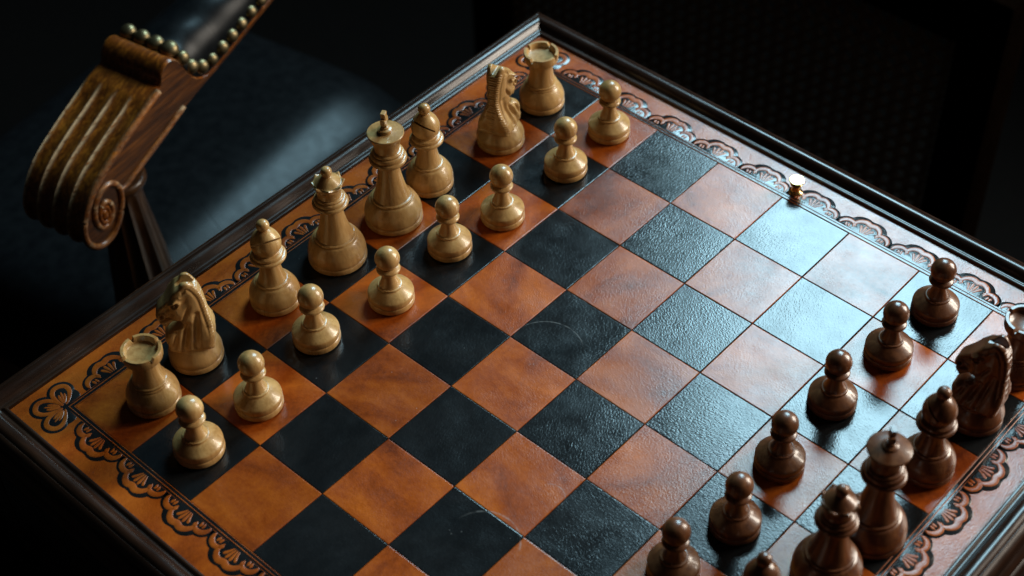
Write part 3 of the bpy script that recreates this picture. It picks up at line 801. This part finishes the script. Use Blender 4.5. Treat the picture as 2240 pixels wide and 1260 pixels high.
# fluted post under the arm
def flute(rr, zz, a):
    if 0 < zz < 150:
        w = min(1, zz / 15) * min(1, (150 - zz) / 12); rr = rr * (1 - 0.10 * w * abs(math.sin(6 * a)) ** 0.8)
    return rr, zz
post = link('arm_post', lathe('arm_post', [[(30, -20), (31, -8), (27, 0)], [(27, 0), (23, 14), (19.5, 45), (17, 80), (13.5, 120), (11.2, 150)], [(11.2, 150), (15, 151.5), (16.2, 155), (15, 158.5), (11, 160)], [(11, 160), (11, 185)]], M['post_wood'], 72, flute), chair)
post.location = cl(56, -28, -196); post.scale = (1.3, 1.3, 1)
# seat
V, F = [], []; NI, NJ = 70, 140
def seat_z(s, l):
    z = -190 + 0.01 * s - 10.2 * (1 + math.tanh((l + 56) / 25.0)) - 0.05 * max(0, l)
    ed = min((s + 305) * 0.45, 95 - s, l + 320, 330 - l)
    z -= 26 * math.exp(-max(ed, 0) / 14.0)
    return z
for i in range(NI + 1):
    s = -305 + 400 * i / NI
    for j in range(NJ + 1):
        l = -320 + 650 * j / NJ
        V.append(cl(s, l, seat_z(s, l)))
for i in range(NI):
    for j in range(NJ): F.append((i * (NJ + 1) + j, (i + 1) * (NJ + 1) + j, (i + 1) * (NJ + 1) + j + 1, i * (NJ + 1) + j + 1))
# skirt down to the rail
per = [i * (NJ + 1) for i in range(NI + 1)] + [NI * (NJ + 1) + j for j in range(1, NJ + 1)] + [i * (NJ + 1) + NJ for i in range(NI - 1, -1, -1)] + [j for j in range(NJ - 1, 0, -1)]
st = len(V)
for q in per: V.append(Vector((V[q].x, V[q].y, H - 0.30)))
for i in range(len(per)):
    k = (i + 1) % len(per); F.append((per[i], per[k], st + k, st + i))
link('seat', mesh_from('seat', V, F, M['uph'], angle=70), chair)
link('seat_rail', box_mesh('seat_rail', -0.307, 0.098, -0.322, 0.332, H - 0.37, H - 0.299, M['post_wood'], 0.004), chair)
for (s, l) in ((-0.285, -0.30), (0.075, -0.30), (-0.285, 0.31), (0.075, 0.31)):
    lg = link('leg', lathe('leg', [[(0, 0), (14, 0)], [(14, 0), (17, 60), (22, 150), (18, 230), (25, 260), (22, (H - .36) * 1000)]], M['post_wood'], 24), chair); lg.location = (s, l, 0)

# ------------------------------------------------------------------ cane-panelled chair in the dark behind the table
cc = empty('cane_chair', (-0.12, 0.80, FLOOR)); tag(cc, 'dark chair with a woven cane panel in the shadows behind the board', 'chair')
zc0, zc1 = 0.22, 0.575                      # panel bottom and top above the floor
V, F = [], []
def strand(x0, z0, x1, z1, w, off):
    d = Vector((x1 - x0, 0, z1 - z0)); L = d.length; d /= L; p = Vector((-d.z, 0, d.x)) * w / 2
    st = len(V)
    for q in (Vector((x0, off, z0)), Vector((x1, off, z1))):
        V.extend([q - p, q + Vector((0, -0.0006, 0)), q + p, q + Vector((0, 0.0005, 0))])
    for j in range(4): F.append((st + j, st + (j + 1) % 4, st + 4 + (j + 1) % 4, st + 4 + j))
pc = 0.0145; x0, x1 = -0.28, 0.24
nxs = int((x1 - x0) / pc); nzs = int((zc1 - zc0) / pc)
for i in range(nxs + 1):
    for e in (-0.0016, 0.0016): strand(x0 + i * pc + e, zc0, x0 + i * pc + e, zc1, 0.0022, 0.0)
for i in range(nzs + 1):
    for e in (-0.0016, 0.0016): strand(x0, zc0 + i * pc + e, x1, zc0 + i * pc + e, 0.0022, -0.0009)
for sgn in (1, -1):
    for i in range(-nzs, nxs + nzs):
        a = x0 + (i + .5) * pc
        pts_ = []
        hgt = zc1 - zc0
        t0, t1 = 0.0, hgt
        lo, hi = (x0 - a, x1 - a) if sgn > 0 else (a - x1, a - x0)
        t0, t1 = max(t0, lo), min(t1, hi)
        if t1 - t0 > 0.004: strand(a + sgn * t0, zc0 + t0, a + sgn * t1, zc0 + t1, 0.0026, -0.0018 if sgn > 0 else 0.0009)
link('cane_panel', mesh_from('cane_panel', V, F, M['cane'], smooth=False), cc)
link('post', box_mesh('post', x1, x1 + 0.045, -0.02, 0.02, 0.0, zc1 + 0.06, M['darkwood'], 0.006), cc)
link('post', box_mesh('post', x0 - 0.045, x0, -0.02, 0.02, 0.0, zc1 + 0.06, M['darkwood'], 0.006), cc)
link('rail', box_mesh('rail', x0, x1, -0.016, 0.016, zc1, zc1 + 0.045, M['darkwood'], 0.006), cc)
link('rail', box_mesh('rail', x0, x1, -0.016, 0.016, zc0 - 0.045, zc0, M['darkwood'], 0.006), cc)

scene.render.engine = 'CYCLES'
scene.cycles.max_bounces = 6
scene.cycles.use_denoising = True
